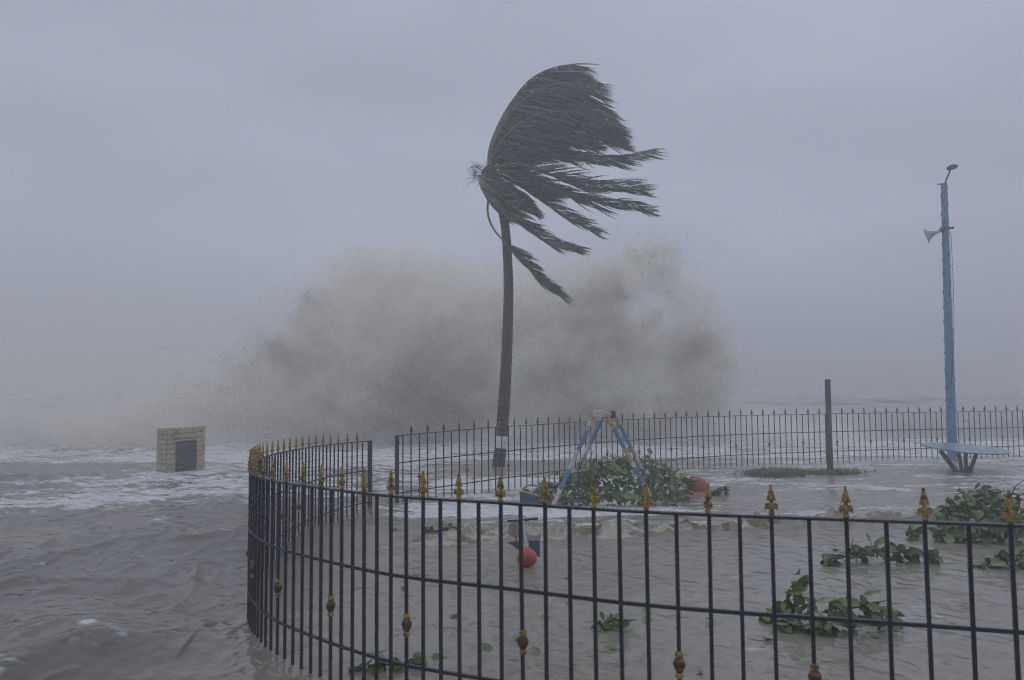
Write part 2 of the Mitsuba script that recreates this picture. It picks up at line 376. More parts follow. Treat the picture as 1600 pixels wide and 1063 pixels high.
def finial_mesh():
    import shapely.geometry as sg
    spear = [(0.0, 0.150), (0.010, 0.120), (0.019, 0.090), (0.023, 0.071), (0.012, 0.076), (0.007, 0.070), (0.008, 0.058), (0.018, 0.062), (0.029, 0.058), (0.033, 0.046),
             (0.031, 0.030), (0.024, 0.026), (0.019, 0.036), (0.012, 0.030), (0.012, 0.012), (0.010, 0.0)]
    poly = sg.Polygon(spear + [(-a, b) for a, b in spear[::-1][:-1]])
    ms = []
    for k, sc in ((0, 1.0), (1, 0.62)):
        m = trimesh.creation.extrude_polygon(sg.Polygon([(a * sc, b + 0.001 * k) for a, b in poly.exterior.coords]), 0.013, engine='earcut')
        m.apply_translation([0, 0, -0.0065])
        m.apply_transform(trimesh.transformations.rotation_matrix(PI / 2, [1, 0, 0]))
        if k:
            m.apply_transform(trimesh.transformations.rotation_matrix(PI / 2, [0, 0, 1]))
        ms.append(m)
    ms.append(lathe([(0, 0.004), (0.014, 0.004), (0.016, 0.010), (0.012, 0.020), (0.008, 0.034), (0.011, 0.056), (0.010, 0.074), (0.011, 0.100), (0.004, 0.140), (0, 0.152)], 8))
    m = cat(ms)
    m.vertices *= [0.78, 0.78, 0.82]
    return m


FIN = ply(finial_mesh(), 'old_gold_paint', smooth=35)
FIN_DARK = ply(finial_mesh(), 'tarnished_bronze', smooth=35)
BULB = ply(lathe([(0, -0.034), (0.011, -0.034), (0.019, -0.020), (0.026, 0.0), (0.023, 0.014), (0.012, 0.030), (0, 0.030)], 10), 'rusty_gold_bulb', smooth=50)
COLLAR = ply(lathe([(0.0, 0), (0.014, 0), (0.018, 0.008), (0.013, 0.022), (0.0, 0.022)], 10), 'old_gold_paint', smooth=50)
BARS = {}


def fence(name, label, P, zr, spots, orn, posts, group=None, fin=FIN):
    """P: path points, zr(x,y): top rail height over the water, spots: arc lengths of the bars."""
    from scipy.interpolate import CubicSpline
    P = np.array(P, float)
    s = np.r_[0, np.cumsum(np.hypot(*np.diff(P, axis=0).T))]
    cs = CubicSpline(s, P)
    k = thing(name, label, 'fence', group)
    ss = np.linspace(0, s[-1], int(s[-1] / 0.06))
    q = cs(ss)
    dq = cs(ss, 1)
    dq /= np.linalg.norm(dq, axis=1, keepdims=True)
    nrm = np.stack([-dq[:, 1], dq[:, 0]], 1)
    zz = zr(q[:, 0], q[:, 1])
    for dz, hw, hh in ((0.006, 0.017, 0.0055), (-0.375, 0.0075, 0.0075), (-0.790, 0.0075, 0.0075)):
        zc = zz + dz
        ring = [np.c_[q + nrm * a * hw, zc + b * hh] for a, b in ((-1, -1), (1, -1), (1, 1), (-1, 1))]
        v = np.stack(ring, 1).reshape(-1, 3)
        f = []
        for i in range(len(q) - 1):
            for j in range(4):
                a, b, c, d = i * 4 + j, i * 4 + (j + 1) % 4, (i + 1) * 4 + (j + 1) % 4, (i + 1) * 4 + j
                f += [[a, d, c], [a, c, b]]
        n4 = 4 * (len(q) - 1)
        f += [[0, 1, 2], [0, 2, 3], [n4, n4 + 2, n4 + 1], [n4, n4 + 3, n4 + 2]]
        m = trimesh.Trimesh(v, np.array(f), process=False)
        part(k, 'rail', m, 'wet_black_iron')
    for n, sv in enumerate(spots):
        p, d = cs(sv), cs(sv, 1)
        z = float(zr(p[0], p[1]))
        zk = round(z, 2)
        d = d / np.linalg.norm(d)
        yaw = math.degrees(math.atan2(d[1], d[0]))
        lean = float(R.normal(0, 0.25))
        if zk not in BARS:
            BARS[zk] = ply(bar_mesh(zk - 0.001), 'wet_black_iron')
        W = T().translate([float(p[0]), float(p[1]), 0]).rotate([0, 0, 1], yaw)
        b = part(k, 'bar', {**BARS[zk], 'to_world': W @ T().rotate([0, 1, 0], lean * 0.6)}, None)
        if n % 2 == 1:
            part(b, 'finial', {**fin, 'to_world': W @ T().translate([0.0, 0, z + 0.011]).rotate([0, 1, 0], lean * 4).rotate([0, 0, 1], float(R.normal(0, 14)))}, None)
        if n in orn:
            zb = z - 0.60
            part(b, 'bulb', {**BULB, 'to_world': W @ T().translate([0, 0, zb])}, None)
            part(b, 'collar', {**COLLAR, 'to_world': W @ T().translate([0, 0, zb + 0.030])}, None)
            part(b, 'collar', {**COLLAR, 'to_world': W @ T().translate([0, 0, zb - 0.054])}, None)
    for sv in posts:
        p = cs(sv)
        d = cs(sv, 1)
        z = float(zr(p[0], p[1])) + 0.012
        m = box(0.046, 0.046, z + 0.4, (0, 0, (z - 0.4) / 2), bevel=0.003)
        part(k, 'post', {**ply(m, 'wet_black_iron'), 'to_world': T().translate([float(p[0]), float(p[1]), 0]).rotate([0, 0, 1], math.degrees(math.atan2(d[1], d[0])))}, None)
    return k


FRONT = [(2.95, 2.60), (1.858, 2.953), (1.411, 3.095), (.963, 3.231), (.435, 3.43), (-.065, 3.70), (-.525, 3.935), (-.824, 4.164), (-1.02, 4.345), (-1.25, 4.577), (-1.43, 4.79), (-1.58, 5.03),
         (-1.735, 5.35), (-1.90, 5.85), (-2.045, 6.42), (-2.17, 7.0), (-2.24, 7.7), (-2.26, 8.5), (-2.22, 9.3), (-2.08, 10.1), (-1.87, 10.6)]
BAR_S = [0.20, 0.34, 0.48, 0.62, 0.765, 0.907, 1.048, 1.189, 1.328, 1.471, 1.608, 1.748, 1.881, 2.021, 2.146, 2.268, 2.396, 2.519, 2.634, 2.75, 2.867, 2.986, 3.102, 3.211, 3.324, 3.429, 3.528, 3.628, 3.726, 3.828, 3.926, 4.02, 4.114]
sv = BAR_S[-1]
FL = 10.98
while True:
    sv += float(np.interp(sv, [4.1, 5.5, 7.0, 9.0], [0.094, 0.10, 0.115, 0.123]))
    if sv > FL - 0.06:
        break
    BAR_S.append(sv)
fence('iron_fence', 'black iron fence with gold spear finials curving across the foreground', FRONT, lambda x, y: np.interp(y, [2.6, 5.2, 10.5], [1.0, 1.0, 0.9]), BAR_S,
      {6, 12, 16, 22, 28, 34, 40, 46, 52, 58, 64, 70, 76}, [FL - 0.01])
FAR = [(-1.62, 11.25), (-.96, 11.83), (-.27, 12.45), (1.11, 13.95), (2.44, 15.1), (4.49, 16.35), (6.82, 17.2), (9.1, 17.8), (11.46, 18.3), (14.5, 18.8)]
fl = float(np.hypot(*np.diff(np.array(FAR), axis=0).T).sum())
fence('iron_fence', 'black iron railing along the sea side beyond the palm and post', FAR, lambda x, y: np.interp(y, [11.2, 12.4, 16.5, 18.5], [0.93, 0.99, 1.02, 1.02]),
      list(np.arange(0.10, fl, 0.142)), set(range(2, 200, 6)), [0.0], fin=FIN_DARK)

# ------------------------------------------------------------------ the palm in the gale


def trunk_col(p, n, uv):
    ring = 0.5 + 0.5 * dr.sin(p.z * 62 + 2.5 * noise(p.x * 4, p.y * 4, p.z * 3))
    base = mix((0.050, 0.042, 0.036), (0.090, 0.078, 0.066), fbm(p.x * 18, p.y * 18, p.z * 7, 3))
    return base * (0.72 + 0.28 * ring)


def whitewash_col(p, n, uv):
    s = fbm(p.x * 11, p.y * 11, p.z * 8, 4)
    return mix((0.72, 0.71, 0.70), (0.14, 0.12, 0.10), smoothstep(0.64, 0.80, s))


def frond_col(p, n, uv):
    s = fbm(p.x * 2.3, p.y * 2.3, p.z * 2.3, 3)
    f = noise(p.x * 23, p.y * 23, p.z * 23)
    return mix((0.050, 0.068, 0.048), (0.105, 0.130, 0.078), s) * (0.7 + 0.6 * f)


principled('palm_bark', proc(trunk_col), 0.8, 0.3)
principled('flaking_whitewash', proc(whitewash_col), 0.85, 0.3)
principled('palm_leaflet', proc(frond_col), 0.42, 0.5)
principled('palm_leaflet_old', proc(lambda p, n, uv: frond_col(p, n, uv) * mi.Color3f(0.62, 0.58, 0.60)), 0.5, 0.4)
principled('palm_leaflet_young', proc(lambda p, n, uv: frond_col(p, n, uv) * mi.Color3f(1.55, 1.6, 1.35)), 0.42, 0.5)
principled('palm_rachis', rgb(0.17, 0.17, 0.10), 0.5, 0.5)
principled('dry_palm_fibre', rgb(0.07, 0.058, 0.042), 0.8, 0.3)

PY = 16.7
palm = thing('palm_tree', 'lone coconut palm bent by the gale with fronds blown to the right', 'palm tree')
tp = np.array([at(*p, PY) for p in [(777.5, 738), (779, 728), (782, 700), (786, 650), (790, 590), (793, 520), (794.5, 450), (792.5, 395), (788, 345), (779, 305), (766, 272)]])
tp[0, 2] = -0.3
tr = np.array([0.142, 0.138, 0.130, 0.128, 0.122, 0.113, 0.104, 0.098, 0.096, 0.10, 0.09])
sp = spline(np.c_[tp, tr], 160)
zs = np.arange(160)
rr = sp[:, 3] * (1 + 0.035 * np.sin(zs * 1.9) + 0.02 * R.normal(size=160))
part(palm, 'trunk', tube(sp[:, :3], rr, 14), 'palm_bark', smooth=40)
wb = (sp[:, 2] > 0.36) & (sp[:, 2] < 0.68)
part(palm, 'white_band', tube(sp[wb, :3], rr[wb] + 0.004, 14), 'flaking_whitewash', smooth=40, label='flaking white painted band round the trunk')

WIND = np.array([1.0, 0.10, -0.10])


def frond(pts, dys, leaf_len, down, up=None, n=110, t0=0.12, droop=0.25, spread=0.5, width=0.034, tipfan=0.5, wind=0.75, back=0.0):
    """pts: photo pixels of the midrib from root to tip, dys: depth offsets (metres), down: tilt of the streaming leaflets below the horizontal."""
    w = np.array([at(a, b, PY + dy) for (a, b), dy in zip(pts, np.interp(np.linspace(0, 1, len(pts)), np.linspace(0, 1, len(dys)), dys))])
    c = spline(w, 60)
    k = part(palm, 'frond', tube(c, np.linspace(0.026, 0.005, 60), 6), 'palm_rachis', smooth=True)
    V, Fc = [], []
    tan = np.gradient(c, axis=0)
    tan /= np.linalg.norm(tan, axis=1, keepdims=True)
    ph = R.uniform(0, 6.28)
    for t in np.linspace(t0, 1.0, n):
        for side in (-1, 1):
            tt = min(1.0, max(0.0, t + R.normal(0, 0.006)))
            x = tt * 59
            i = min(58, int(x))
            p = c[i] * (1 - (x - i)) + c[i + 1] * (x - i)
            tg = tan[i]
            nrm = np.cross(tg, [0, 1.0, 0])
            nrm /= np.linalg.norm(nrm) + 1e-9
            cl_ = math.sin(tt * 21 + ph) * 0.6 + math.sin(tt * 47 + 2.3 * ph) * 0.4
            ang = math.radians(down + 7 * cl_ + R.normal(0, 5))
            wd = np.array([math.cos(ang), 0.08 + R.normal(0, 0.10), -math.sin(ang)])
            a = (1 - wind)
            d0 = wd * wind + tg * a * 0.7 + nrm * side * a * 0.8 + np.array([0, side * spread * 0.45 + R.normal(0, 0.08), 0])
            d0 /= np.linalg.norm(d0)
            d1 = wd + 0.25 * tg + np.array([0, side * spread * 0.15, -droop * R.uniform(0.2, 1.0)])
            d1 /= np.linalg.norm(d1)
            L = leaf_len * (0.45 + 0.75 * math.sin(PI * min(1, 0.12 + 0.78 * tt)) ** 0.8) * R.uniform(0.72, 1.08) * (1 + 0.16 * cl_)
            if R.random() < 0.04:
                L *= 0.4
            if tt > 0.85:
                L *= 1 - (tt - 0.85) * 2.0 * (1 - tipfan)
            m = [p]
            segs = 4
            for s_ in range(segs):
                u = (s_ + 0.5) / segs
                dd = d0 * (1 - u) + d1 * u
                m.append(m[-1] + dd / np.linalg.norm(dd) * L / segs)
            m = np.array(m)
            wv_ = np.cross(d0, R.normal(size=3))
            wv_ /= np.linalg.norm(wv_)
            ww = width * np.array([0.55, 1.0, 0.9, 0.6, 0.06]) / 2
            b = len(V)
            for q_, h_ in zip(m, ww):
                V += [q_ - wv_ * h_, q_ + wv_ * h_]
            for s_ in range(segs):
                a_ = b + 2 * s_
                Fc += [[a_, a_ + 1, a_ + 3], [a_, a_ + 3, a_ + 2]]
    part(k, 'leaflets', trimesh.Trimesh(np.array(V), np.array(Fc), process=False), ['palm_leaflet', 'palm_leaflet_old', 'palm_leaflet_young'][int(R.choice(3, p=[.45, .28, .27]))], kind='stuff')
    return k


C = (765, 272)
# the great sail of fronds pressed together by the wind
frond([C, (764, 240), (772, 212), (795, 168), (822, 130), (858, 108), (892, 101)], [0, .2, .3], 1.00, 16, n=140, wind=.80, tipfan=.9)
frond([C, (768, 235), (783, 200), (812, 160), (850, 138), (892, 128), (920, 132)], [0, -.25, -.3], 0.95, 22, n=140, wind=.80, tipfan=.8)
frond([C, (770, 232), (788, 196), (818, 166), (858, 152), (900, 152), (934, 164)], [0, .5, .5], 0.90, 26, n=140, wind=.80, tipfan=.8)
frond([C, (774, 236), (796, 206), (832, 182), (876, 174), (918, 180), (950, 194)], [0, -.5, -.6], 0.88, 22, n=140, wind=.78, tipfan=.8)
frond([C, (776, 240), (802, 214), (844, 196), (890, 192), (930, 200), (958, 212)], [0, .1, .2], 0.82, 20, n=140, wind=.78, tipfan=.8)
frond([C, (778, 246), (808, 224), (850, 212), (900, 210), (940, 216), (966, 226)], [0, -.35, -.5], 0.72, 14, n=140, wind=.75, tipfan=.7)
frond([C, (776, 225), (790, 185), (816, 145), (848, 118), (880, 108), (900, 112)], [0, .6, .8], 1.05, 24, n=130, wind=.82, tipfan=.9)
frond([C, (780, 250), (812, 232), (850, 224), (890, 222), (925, 228)], [0, .5, .6], 0.75, 10, n=120, wind=.75, tipfan=.8)
frond([C, (772, 242), (790, 222), (816, 208), (846, 202), (876, 206)], [0, .3, .4], 0.85, 18, n=120, wind=.78, tipfan=.8)
frond([C, (768, 232), (784, 192), (812, 154), (850, 136), (892, 134), (928, 146)], [0, .2, .1], 0.90, 26, n=120, wind=.8, tipfan=.9)
frond([C, (772, 236), (792, 202), (824, 176), (866, 163), (910, 166), (944, 180)], [0, -.1, -.2], 0.88, 24, n=120, wind=.8, tipfan=.9)
frond([C, (775, 240), (798, 212), (836, 191), (884, 184), (928, 192), (958, 206)], [0, .3, .2], 0.82, 20, n=120, wind=.78, tipfan=.9)
frond([C, (766, 228), (782, 188), (806, 150), (840, 122), (878, 112), (910, 118)], [0, .4, .5], 0.95, 30, n=120, wind=.8, tipfan=.9)
# the pointed ones below the sail
frond([C, (790, 255), (830, 243), (880, 243), (930, 247), (978, 245), (1016, 236)], [0, -.2, -.3], 0.62, 6, n=95, wind=.46, spread=.7, tipfan=.7)
frond([C, (800, 256), (840, 265), (880, 281), (920, 291), (960, 291), (1000, 300)], [0, -.6, -.9], 0.69, -6, n=95, wind=.46, spread=.7, tipfan=.8, droop=.1)
frond([C, (800, 268), (840, 284), (880, 302), (925, 314), (970, 318), (1014, 330)], [0, -.3, -.6], 0.58, 6, n=92, wind=.46, spread=.7, tipfan=.6)
frond([C, (788, 278), (818, 292), (848, 312), (880, 335), (908, 350), (932, 364)], [0, .4, .6], 0.56, 8, n=85, wind=.46, spread=.7, tipfan=.5)
frond([(757, 285), (768, 300), (790, 328), (815, 352), (842, 370), (870, 381), (902, 387)], [-.1, -.5, -.7], 0.56, 12, n=85, wind=.6, tipfan=.35)
frond([(752, 290), (762, 312), (785, 335), (810, 345), (835, 356)], [-.1, -.3, -.3], 0.42, 16, n=70, wind=.6, tipfan=.4)
frond([(765, 270), (785, 284), (806, 298), (826, 318), (840, 337)], [0, .2, .3], 0.30, 30, n=60, wind=.5, tipfan=.4)
frond([(775, 262), (800, 246), (832, 236), (870, 234), (905, 240)], [0, .3, .5], 0.67, 16, n=90, wind=.7, tipfan=.6)
frond([(764, 268), (780, 262), (806, 268), (836, 284), (862, 296)], [0, .3, .5], 0.62, 14, n=80, wind=.7, tipfan=.6)
frond([(760, 270), (750, 284), (757, 302), (776, 320), (802, 332)], [-.1, -.5, -.6], 0.50, 14, n=80, wind=.55, spread=.6, tipfan=.5)
frond([C, (756, 279), (764, 295), (784, 309), (814, 319)], [0, -.5, -.8], 0.55, 12, n=80, wind=.55, spread=.6, tipfan=.5)
frond([C, (772, 282), (786, 300), (804, 316), (822, 326)], [0, .4, .5], 0.50, 12, n=70, wind=.55, spread=.6, tipfan=.5)
frond([C, (785, 272), (806, 284), (832, 298), (858, 306)], [0, -.4, -.5], 0.55, 8, n=80, wind=.55, spread=.6, tipfan=.6)
# the broken one that hangs along the trunk
frond([(768, 300), (762, 320), (764, 342), (774, 362), (792, 382), (812, 404), (838, 432), (860, 450), (877, 462)], [-.1, -.25, -.3, -.3], 0.50, 22, n=105, t0=0.44, wind=.6, tipfan=.3)
# dry flower stalks and fibre at the heart
V, Fc = [], []
tuft = []
for n in range(70):
    a0 = at(R.uniform(742, 768), R.uniform(258, 285), PY + R.uniform(-.15, .15))
    dr_ = np.array([-R.uniform(0.2, 1.0), R.normal(0, 0.4), R.uniform(-0.45, 0.7)])
    dr_ /= np.linalg.norm(dr_)
    L = R.uniform(0.10, 0.32)
    a1 = a0 + dr_ * L * 0.6
    a2 = a1 + (dr_ + [0.35, 0, -0.25]) * L * 0.5
    tuft.append(tube([a0, a1, a2], [0.007, 0.005, 0.002], 4))
part(palm, 'flower_stalk', cat(tuft), 'dry_palm_fibre', kind='stuff')
heart = trimesh.creation.icosphere(subdivisions=3, radius=1.0)
hv = heart.vertices * [0.17, 0.16, 0.20]
hv = hv * (1 + 0.5 * (meshkit.noise(heart.vertices * 3 + 9, 5)[:, None] - 0.5)) + at(766, 272, PY)
part(palm, 'crown_heart', trimesh.Trimesh(hv, heart.faces, process=False), 'dry_palm_fibre', smooth=True)
for n in range(4):
    q0 = at(762 + 6 * n, 278 + 3 * n, PY - 0.12)
    m = trimesh.creation.icosphere(subdivisions=2, radius=0.075)
    m.vertices = m.vertices * [1, 1, 1.15] + q0
    part(palm, 'coconut', m, 'dry_palm_fibre', smooth=True)


# ------------------------------------------------------------------ the stone memorial block
def stone_col(p, n, uv):
    s = fbm(p.x * 5, p.y * 5, p.z * 6, 4)
    g = fbm(p.x * 40, p.y * 40, p.z * 40, 2)
    return mix(mix((0.44, 0.41, 0.26), (0.37, 0.35, 0.24), s), (0.20, 0.20, 0.14), smoothstep(0.55, 0.8, s) * 0.7) * (0.8 + 0.4 * g)


principled('pale_stone', proc(stone_col), 0.75, 0.4)
principled('pale_stone_warm', proc(lambda p, n, uv: mix((0.48, 0.43, 0.28), (0.40, 0.37, 0.27), fbm(p.x * 7, p.y * 7, p.z * 7, 3))), 0.75, 0.4)
principled('mortar', rgb(0.27, 0.255, 0.18), 0.9, 0.2)
principled('black_granite', proc(lambda p, n, uv: mix((0.022, 0.023, 0.026), (0.04, 0.04, 0.042), fbm(p.x * 20, p.y * 20, p.z * 20, 3))), 0.3, 0.5)
principled('worn_lettering', rgb(0.11, 0.105, 0.085), 0.6, 0.4)
mem = thing('stone_monument', 'low block of pale stone with a dark plaque standing in the flood at the left', 'monument')
MC, MU = np.array([-6.69, 15.6]), np.array([0.29, 1.15])
ML = np.linalg.norm(MU)
MU = MU / ML
myaw = math.degrees(math.atan2(MU[1], MU[0]))
MW = T().translate([float(MC[0]), float(MC[1]), 0]).rotate([0, 0, 1], myaw)      # local x along the face, y into the block
MT, MH = 0.25, 0.885


def mpart(parent, name, m, b, **kw):
    return part(parent, name, {**ply(m, b), 'to_world': MW}, None, **kw)


cg = 0.02
mpart(mem, 'core', box(ML - 2 * cg, MT - 2 * cg, MH - cg + 0.4, (ML / 2, MT / 2, (MH - cg - 0.4) / 2)), 'mortar')
P0, P1, PZ0, PZ1 = 0.20, 0.93, -0.1, 0.665
nc = 9
ch = MH / nc
for r_ in range(-1, nc):
    z0, z1 = r_ * ch + 0.005, (r_ + 1) * ch - 0.005
    xs_ = [0.0] + [min(ML, x) for x in np.arange(0.13 if r_ % 2 else 0.26, ML - 0.05, 0.26)] + [ML]
    for a, b in zip(xs_[:-1], xs_[1:]):
        if z0 < PZ1 - 0.01:
            spans = [(a, min(b, P0)), (max(a, P1), b)]
        else:
            spans = [(a, b)]
        for u0, u1 in spans:
            if u1 - u0 < 0.03:
                continue
            j_ = R.uniform(0, 0.006)
            mpart(mem, 'stone', box(u1 - u0 - 0.010, cg + 0.004, z1 - z0, ((u0 + u1) / 2, cg / 2 - j_, (z0 + z1) / 2), bevel=0.003), 'pale_stone' if R.random() < 0.65 else 'pale_stone_warm')
    for a, b in ((0.0, 0.125), (0.125, MT)) if r_ % 2 else ((0.0, MT),):
        mpart(mem, 'stone', box(cg + 0.004, b - a - 0.006 - (0.022 if a == 0 else 0), z1 - z0, (cg / 2 - R.uniform(0, 0.006), (a + b) / 2 + (0.011 if a == 0 else 0), (z0 + z1) / 2), bevel=0.003), 'pale_stone' if R.random() < 0.65 else 'pale_stone_warm')
mpart(mem, 'cap', box(ML + 0.01, MT + 0.01, 0.018, (ML / 2, MT / 2, MH + 0.010), bevel=0.004), 'pale_stone')
pl = mpart(mem, 'plaque', box(P1 - P0 - 0.05, 0.012, PZ1 - 0.05 + 0.1, ((P0 + P1) / 2, 0.013, (PZ1 - 0.05 - 0.1) / 2)), 'black_granite', label='dark engraved plaque set into the stone face')
for a, b, c, d in ((P0, P0 + 0.025, PZ0, PZ1), (P1 - 0.025, P1, PZ0, PZ1), (P0 + 0.025, P1 - 0.025, PZ1 - 0.028, PZ1)):
    mpart(pl, 'frame', box(b - a, 0.03, d - c, ((a + b) / 2, 0.004, (c + d) / 2), bevel=0.003), 'pale_stone_warm')
for r_ in range(8):                                    # worn lines of lettering that can no longer be read
    z = 0.58 - r_ * 0.064
    x = P0 + 0.09 + R.uniform(0, 0.06)
    row = []
    while x < P1 - 0.10 - R.uniform(0, 0.1):
        wl = R.uniform(0.012, 0.032)
        row.append(box(wl, 0.003, 0.024, (x + wl / 2, 0.0062, z)))
        x += wl + R.choice([0.007, 0.007, 0.02])
    mpart(pl, 'lettering', cat(row), 'worn_lettering', kind='stuff')


# ------------------------------------------------------------------ lamp pole with horn loudspeaker
def blue_col(p, n, uv):
    s = fbm(p.x * 9, p.y * 9, p.z * 4, 4)
    return mix(mix((0.10, 0.22, 0.38), (0.13, 0.27, 0.43), s), (0.07, 0.10, 0.14), smoothstep(0.58, 0.76, fbm(p.x * 26, p.y * 26, p.z * 7 + 4, 3)) * 0.8)


principled('faded_blue_paint', proc(blue_col), 0.5, 0.5)
principled('grey_metal', rgb(0.16, 0.16, 0.17), 0.45, 0.5)
principled('dark_grey_metal', rgb(0.045, 0.042, 0.045), 0.45, 0.5)
principled('light_grey_horn', proc(lambda p, n, uv: mix((0.46, 0.46, 0.47), (0.34, 0.33, 0.33), fbm(p.x * 12, p.y * 12, p.z * 12, 3))), 0.5, 0.5)
principled('black_cable', rgb(0.02, 0.02, 0.022), 0.5, 0.5)
LY = 17.2
lp = thing('lamp_pole', 'tall blue lamp pole wound with cable rising behind the round table', 'lamp pole')
b0, b1 = at(1488, 716, LY), at(1475, 287, LY)
b0 = b0 + (b0 - b1) * (b0[2] + 0.3) / (b1[2] - b0[2])
L = np.linspace(0, 1, 60)[:, None]
pole = b0 * (1 - L) + b1 * L
pr = np.interp(np.linspace(0, 1, 60), [0, 0.25, 1], [0.102, 0.094, 0.064])
part(lp, 'pole', tube(pole, pr, 20), 'faded_blue_paint', smooth=40)
th = np.linspace(0, 2 * PI * 17, 700)
uu = np.linspace(0.06, 0.985, 700) + 0.006 * np.sin(np.linspace(0, 40, 700))
ctr = b0 * (1 - uu[:, None]) + b1 * uu[:, None]
rw = np.interp(uu, [0, 0.25, 1], [0.102, 0.094, 0.064]) + 0.005
part(lp, 'wound_cable', tube(ctr + np.c_[np.cos(th) * rw, np.sin(th) * rw, 0 * th], 0.008, 5), 'grey_metal', smooth=True)
arm = np.array([at(1476.5, 289, LY), at(1479, 280, LY), at(1482, 273, LY), at(1484.5, 266, LY - .02)])
part(lp, 'arm', tube(spline(arm, 12), 0.018, 8), 'dark_grey_metal', smooth=True)
m = trimesh.creation.icosphere(subdivisions=3, radius=1.0)
m.vertices = np.where(m.vertices[:, 2:] < 0, m.vertices * [1, 1, 0.75], m.vertices) * [0.12, 0.10, 0.066]
m.apply_transform(trimesh.transformations.rotation_matrix(-0.22, [0, 1, 0]))
m.apply_translation(at(1487.8, 262, LY - .03))
lh = part(lp, 'lamp_head', m, 'dark_grey_metal', smooth=True)
m = lathe([(0, -0.02), (0.055, -0.02), (0.06, 0), (0.055, 0.006), (0, 0.006)], 16)
m.apply_translation(at(1487.3, 264.5, LY - .04))
fl_ = at(1468, 288, LY)
fx = cat([box(0.09, 0.07, 0.022, (0, 0, 0), bevel=0.006), box(0.05, 0.02, 0.012, (0.06, 0, 0.0))])
fx.apply_transform(trimesh.transformations.rotation_matrix(0.15, [0, 1, 0]))
fx.apply_translation(fl_)
part(lp, 'floodlight', fx, 'light_grey_horn')
for n in range(9):
    u = 0.34 + 0.075 * n
    c = b0 * (1 - u) + b1 * u
    r_ = float(np.interp(u, [0, .25, 1], [.102, .094, .064]))
    m = lathe([(r_ - 0.004, -0.018), (r_ + 0.004, -0.018), (r_ + 0.004, 0.018), (r_ - 0.004, 0.018)], 20)
    m.apply_translation(c)
    part(lp, 'strap', m, 'faded_blue_paint')
hang = np.array([at(1485.5, 362, LY - .05), at(1487.5, 400, LY - .08), at(1489.5, 450, LY - .08), at(1490.5, 510, LY - .08), at(1489, 560, LY - .1), at(1486, 600, LY - .12)])
part(lp, 'hanging_cable', tube(spline(hang, 40), 0.006, 5), 'black_cable', smooth=True)
# the horn
hs = thing('horn_loudspeaker', 'grey horn loudspeaker clamped to the blue pole facing left', 'loudspeaker')
axis = np.array([-0.86, 0.48, -0.30])
prof = [(0.018, 0.0), (0.026, 0.06), (0.040, 0.12), (0.062, 0.17), (0.095, 0.21), (0.140, 0.245), (0.150, 0.25), (0.148, 0.254), (0.136, 0.248), (0.09, 0.215), (0.055, 0.175), (0.030, 0.12), (0.016, 0.06), (0.012, 0.0), (0.018, 0.0)]
m = lathe(np.array(prof) * 1.22, 28)
m.apply_transform(trimesh.geometry.align_vectors([0, 0, 1], axis))
m.apply_translation(at(1470.5, 360.5, LY - .06))
part(hs, 'horn', m, 'light_grey_horn', smooth=40)
m = lathe([(0, -0.06), (0.045, -0.06), (0.05, -0.04), (0.05, 0.012), (0.03, 0.024), (0, 0.024)], 18)
m.apply_transform(trimesh.geometry.align_vectors([0, 0, 1], axis))
m.apply_translation(at(1471, 359.5, LY - .06))
part(hs, 'driver', m, 'dark_grey_metal', smooth=40)
cl = at(1478, 357.5, LY)
br = cat([box(0.19, 0.02, 0.035, (0.005, -0.095, 0), bevel=0.003), box(0.19, 0.02, 0.035, (0.005, 0.095, 0), bevel=0.003), box(0.03, 0.03, 0.045, (0.10, -0.095, 0)), box(0.03, 0.21, 0.02, (0.093, 0, 0.0)), box(0.03, 0.21, 0.02, (-0.093, 0, 0.0))])
br.apply_translation(cl)
part(hs, 'clamp', br, 'dark_grey_metal')


# ------------------------------------------------------------------ round table on struts
def table_col(p, n, uv):
    s = fbm(p.x * 5, p.y * 5, 0.0, 4)
    return mix(mix((0.15, 0.23, 0.30), (0.11, 0.18, 0.26), s), (0.27, 0.29, 0.30), smoothstep(0.55, 0.72, fbm(p.x * 9 + 4, p.y * 6, 1.0, 3)))


principled('worn_blue_top', proc(table_col), 0.28, 0.5)
principled('wet_dark_concrete', proc(lambda p, n, uv: mix((0.055, 0.052, 0.05), (0.10, 0.095, 0.09), fbm(p.x * 9, p.y * 9, p.z * 9, 3))), 0.5, 0.4)
TC = np.array([8.29, 14.86])
tb = thing('round_table', 'low round table with worn blue top on slanting struts under the lamp pole', 'table')
# top: a shallow shell, its left edge bent up
n_t, n_r = 56, 10
V, Fc = [], []
for lay in (0, 1):
    for i in range(n_r + 1):
        for j in range(n_t):
            a = 2 * PI * j / n_t
            r_ = i / n_r
            ex = 0.755 * r_ * math.cos(a)
            ey = 0.72 * r_ * math.sin(a)
            left_ = max(0.0, -math.cos(a)) ** 6 * max(0, r_ - 0.55)
            ey *= 1 - 0.5 * max(0.0, -math.cos(a)) ** 3 * r_
            z = 0.40 + 0.055 * (ey / 0.72) - 0.035 * (ex / 0.75) + 0.045 * r_ * r_ + 0.04 * left_ - lay * (0.035 - 0.015 * r_)
            if lay and i == n_r:
                ex *= 0.995
                ey *= 0.995
            V.append([TC[0] + ex + 0.02, TC[1] + ey, z])
nl = (n_r + 1) * n_t
for lay in (0, 1):
    for i in range(n_r):
        for j in range(n_t):
            a, b = lay * nl + i * n_t + j, lay * nl + i * n_t + (j + 1) % n_t
            c, d = b + n_t, a + n_t
            Fc += [[a, c, b], [a, d, c]] if lay else [[a, b, c], [a, c, d]]
for j in range(n_t):
    a, b = n_r * n_t + j, n_r * n_t + (j + 1) % n_t
    Fc += [[a, a + nl, b + nl], [a, b + nl, b]]
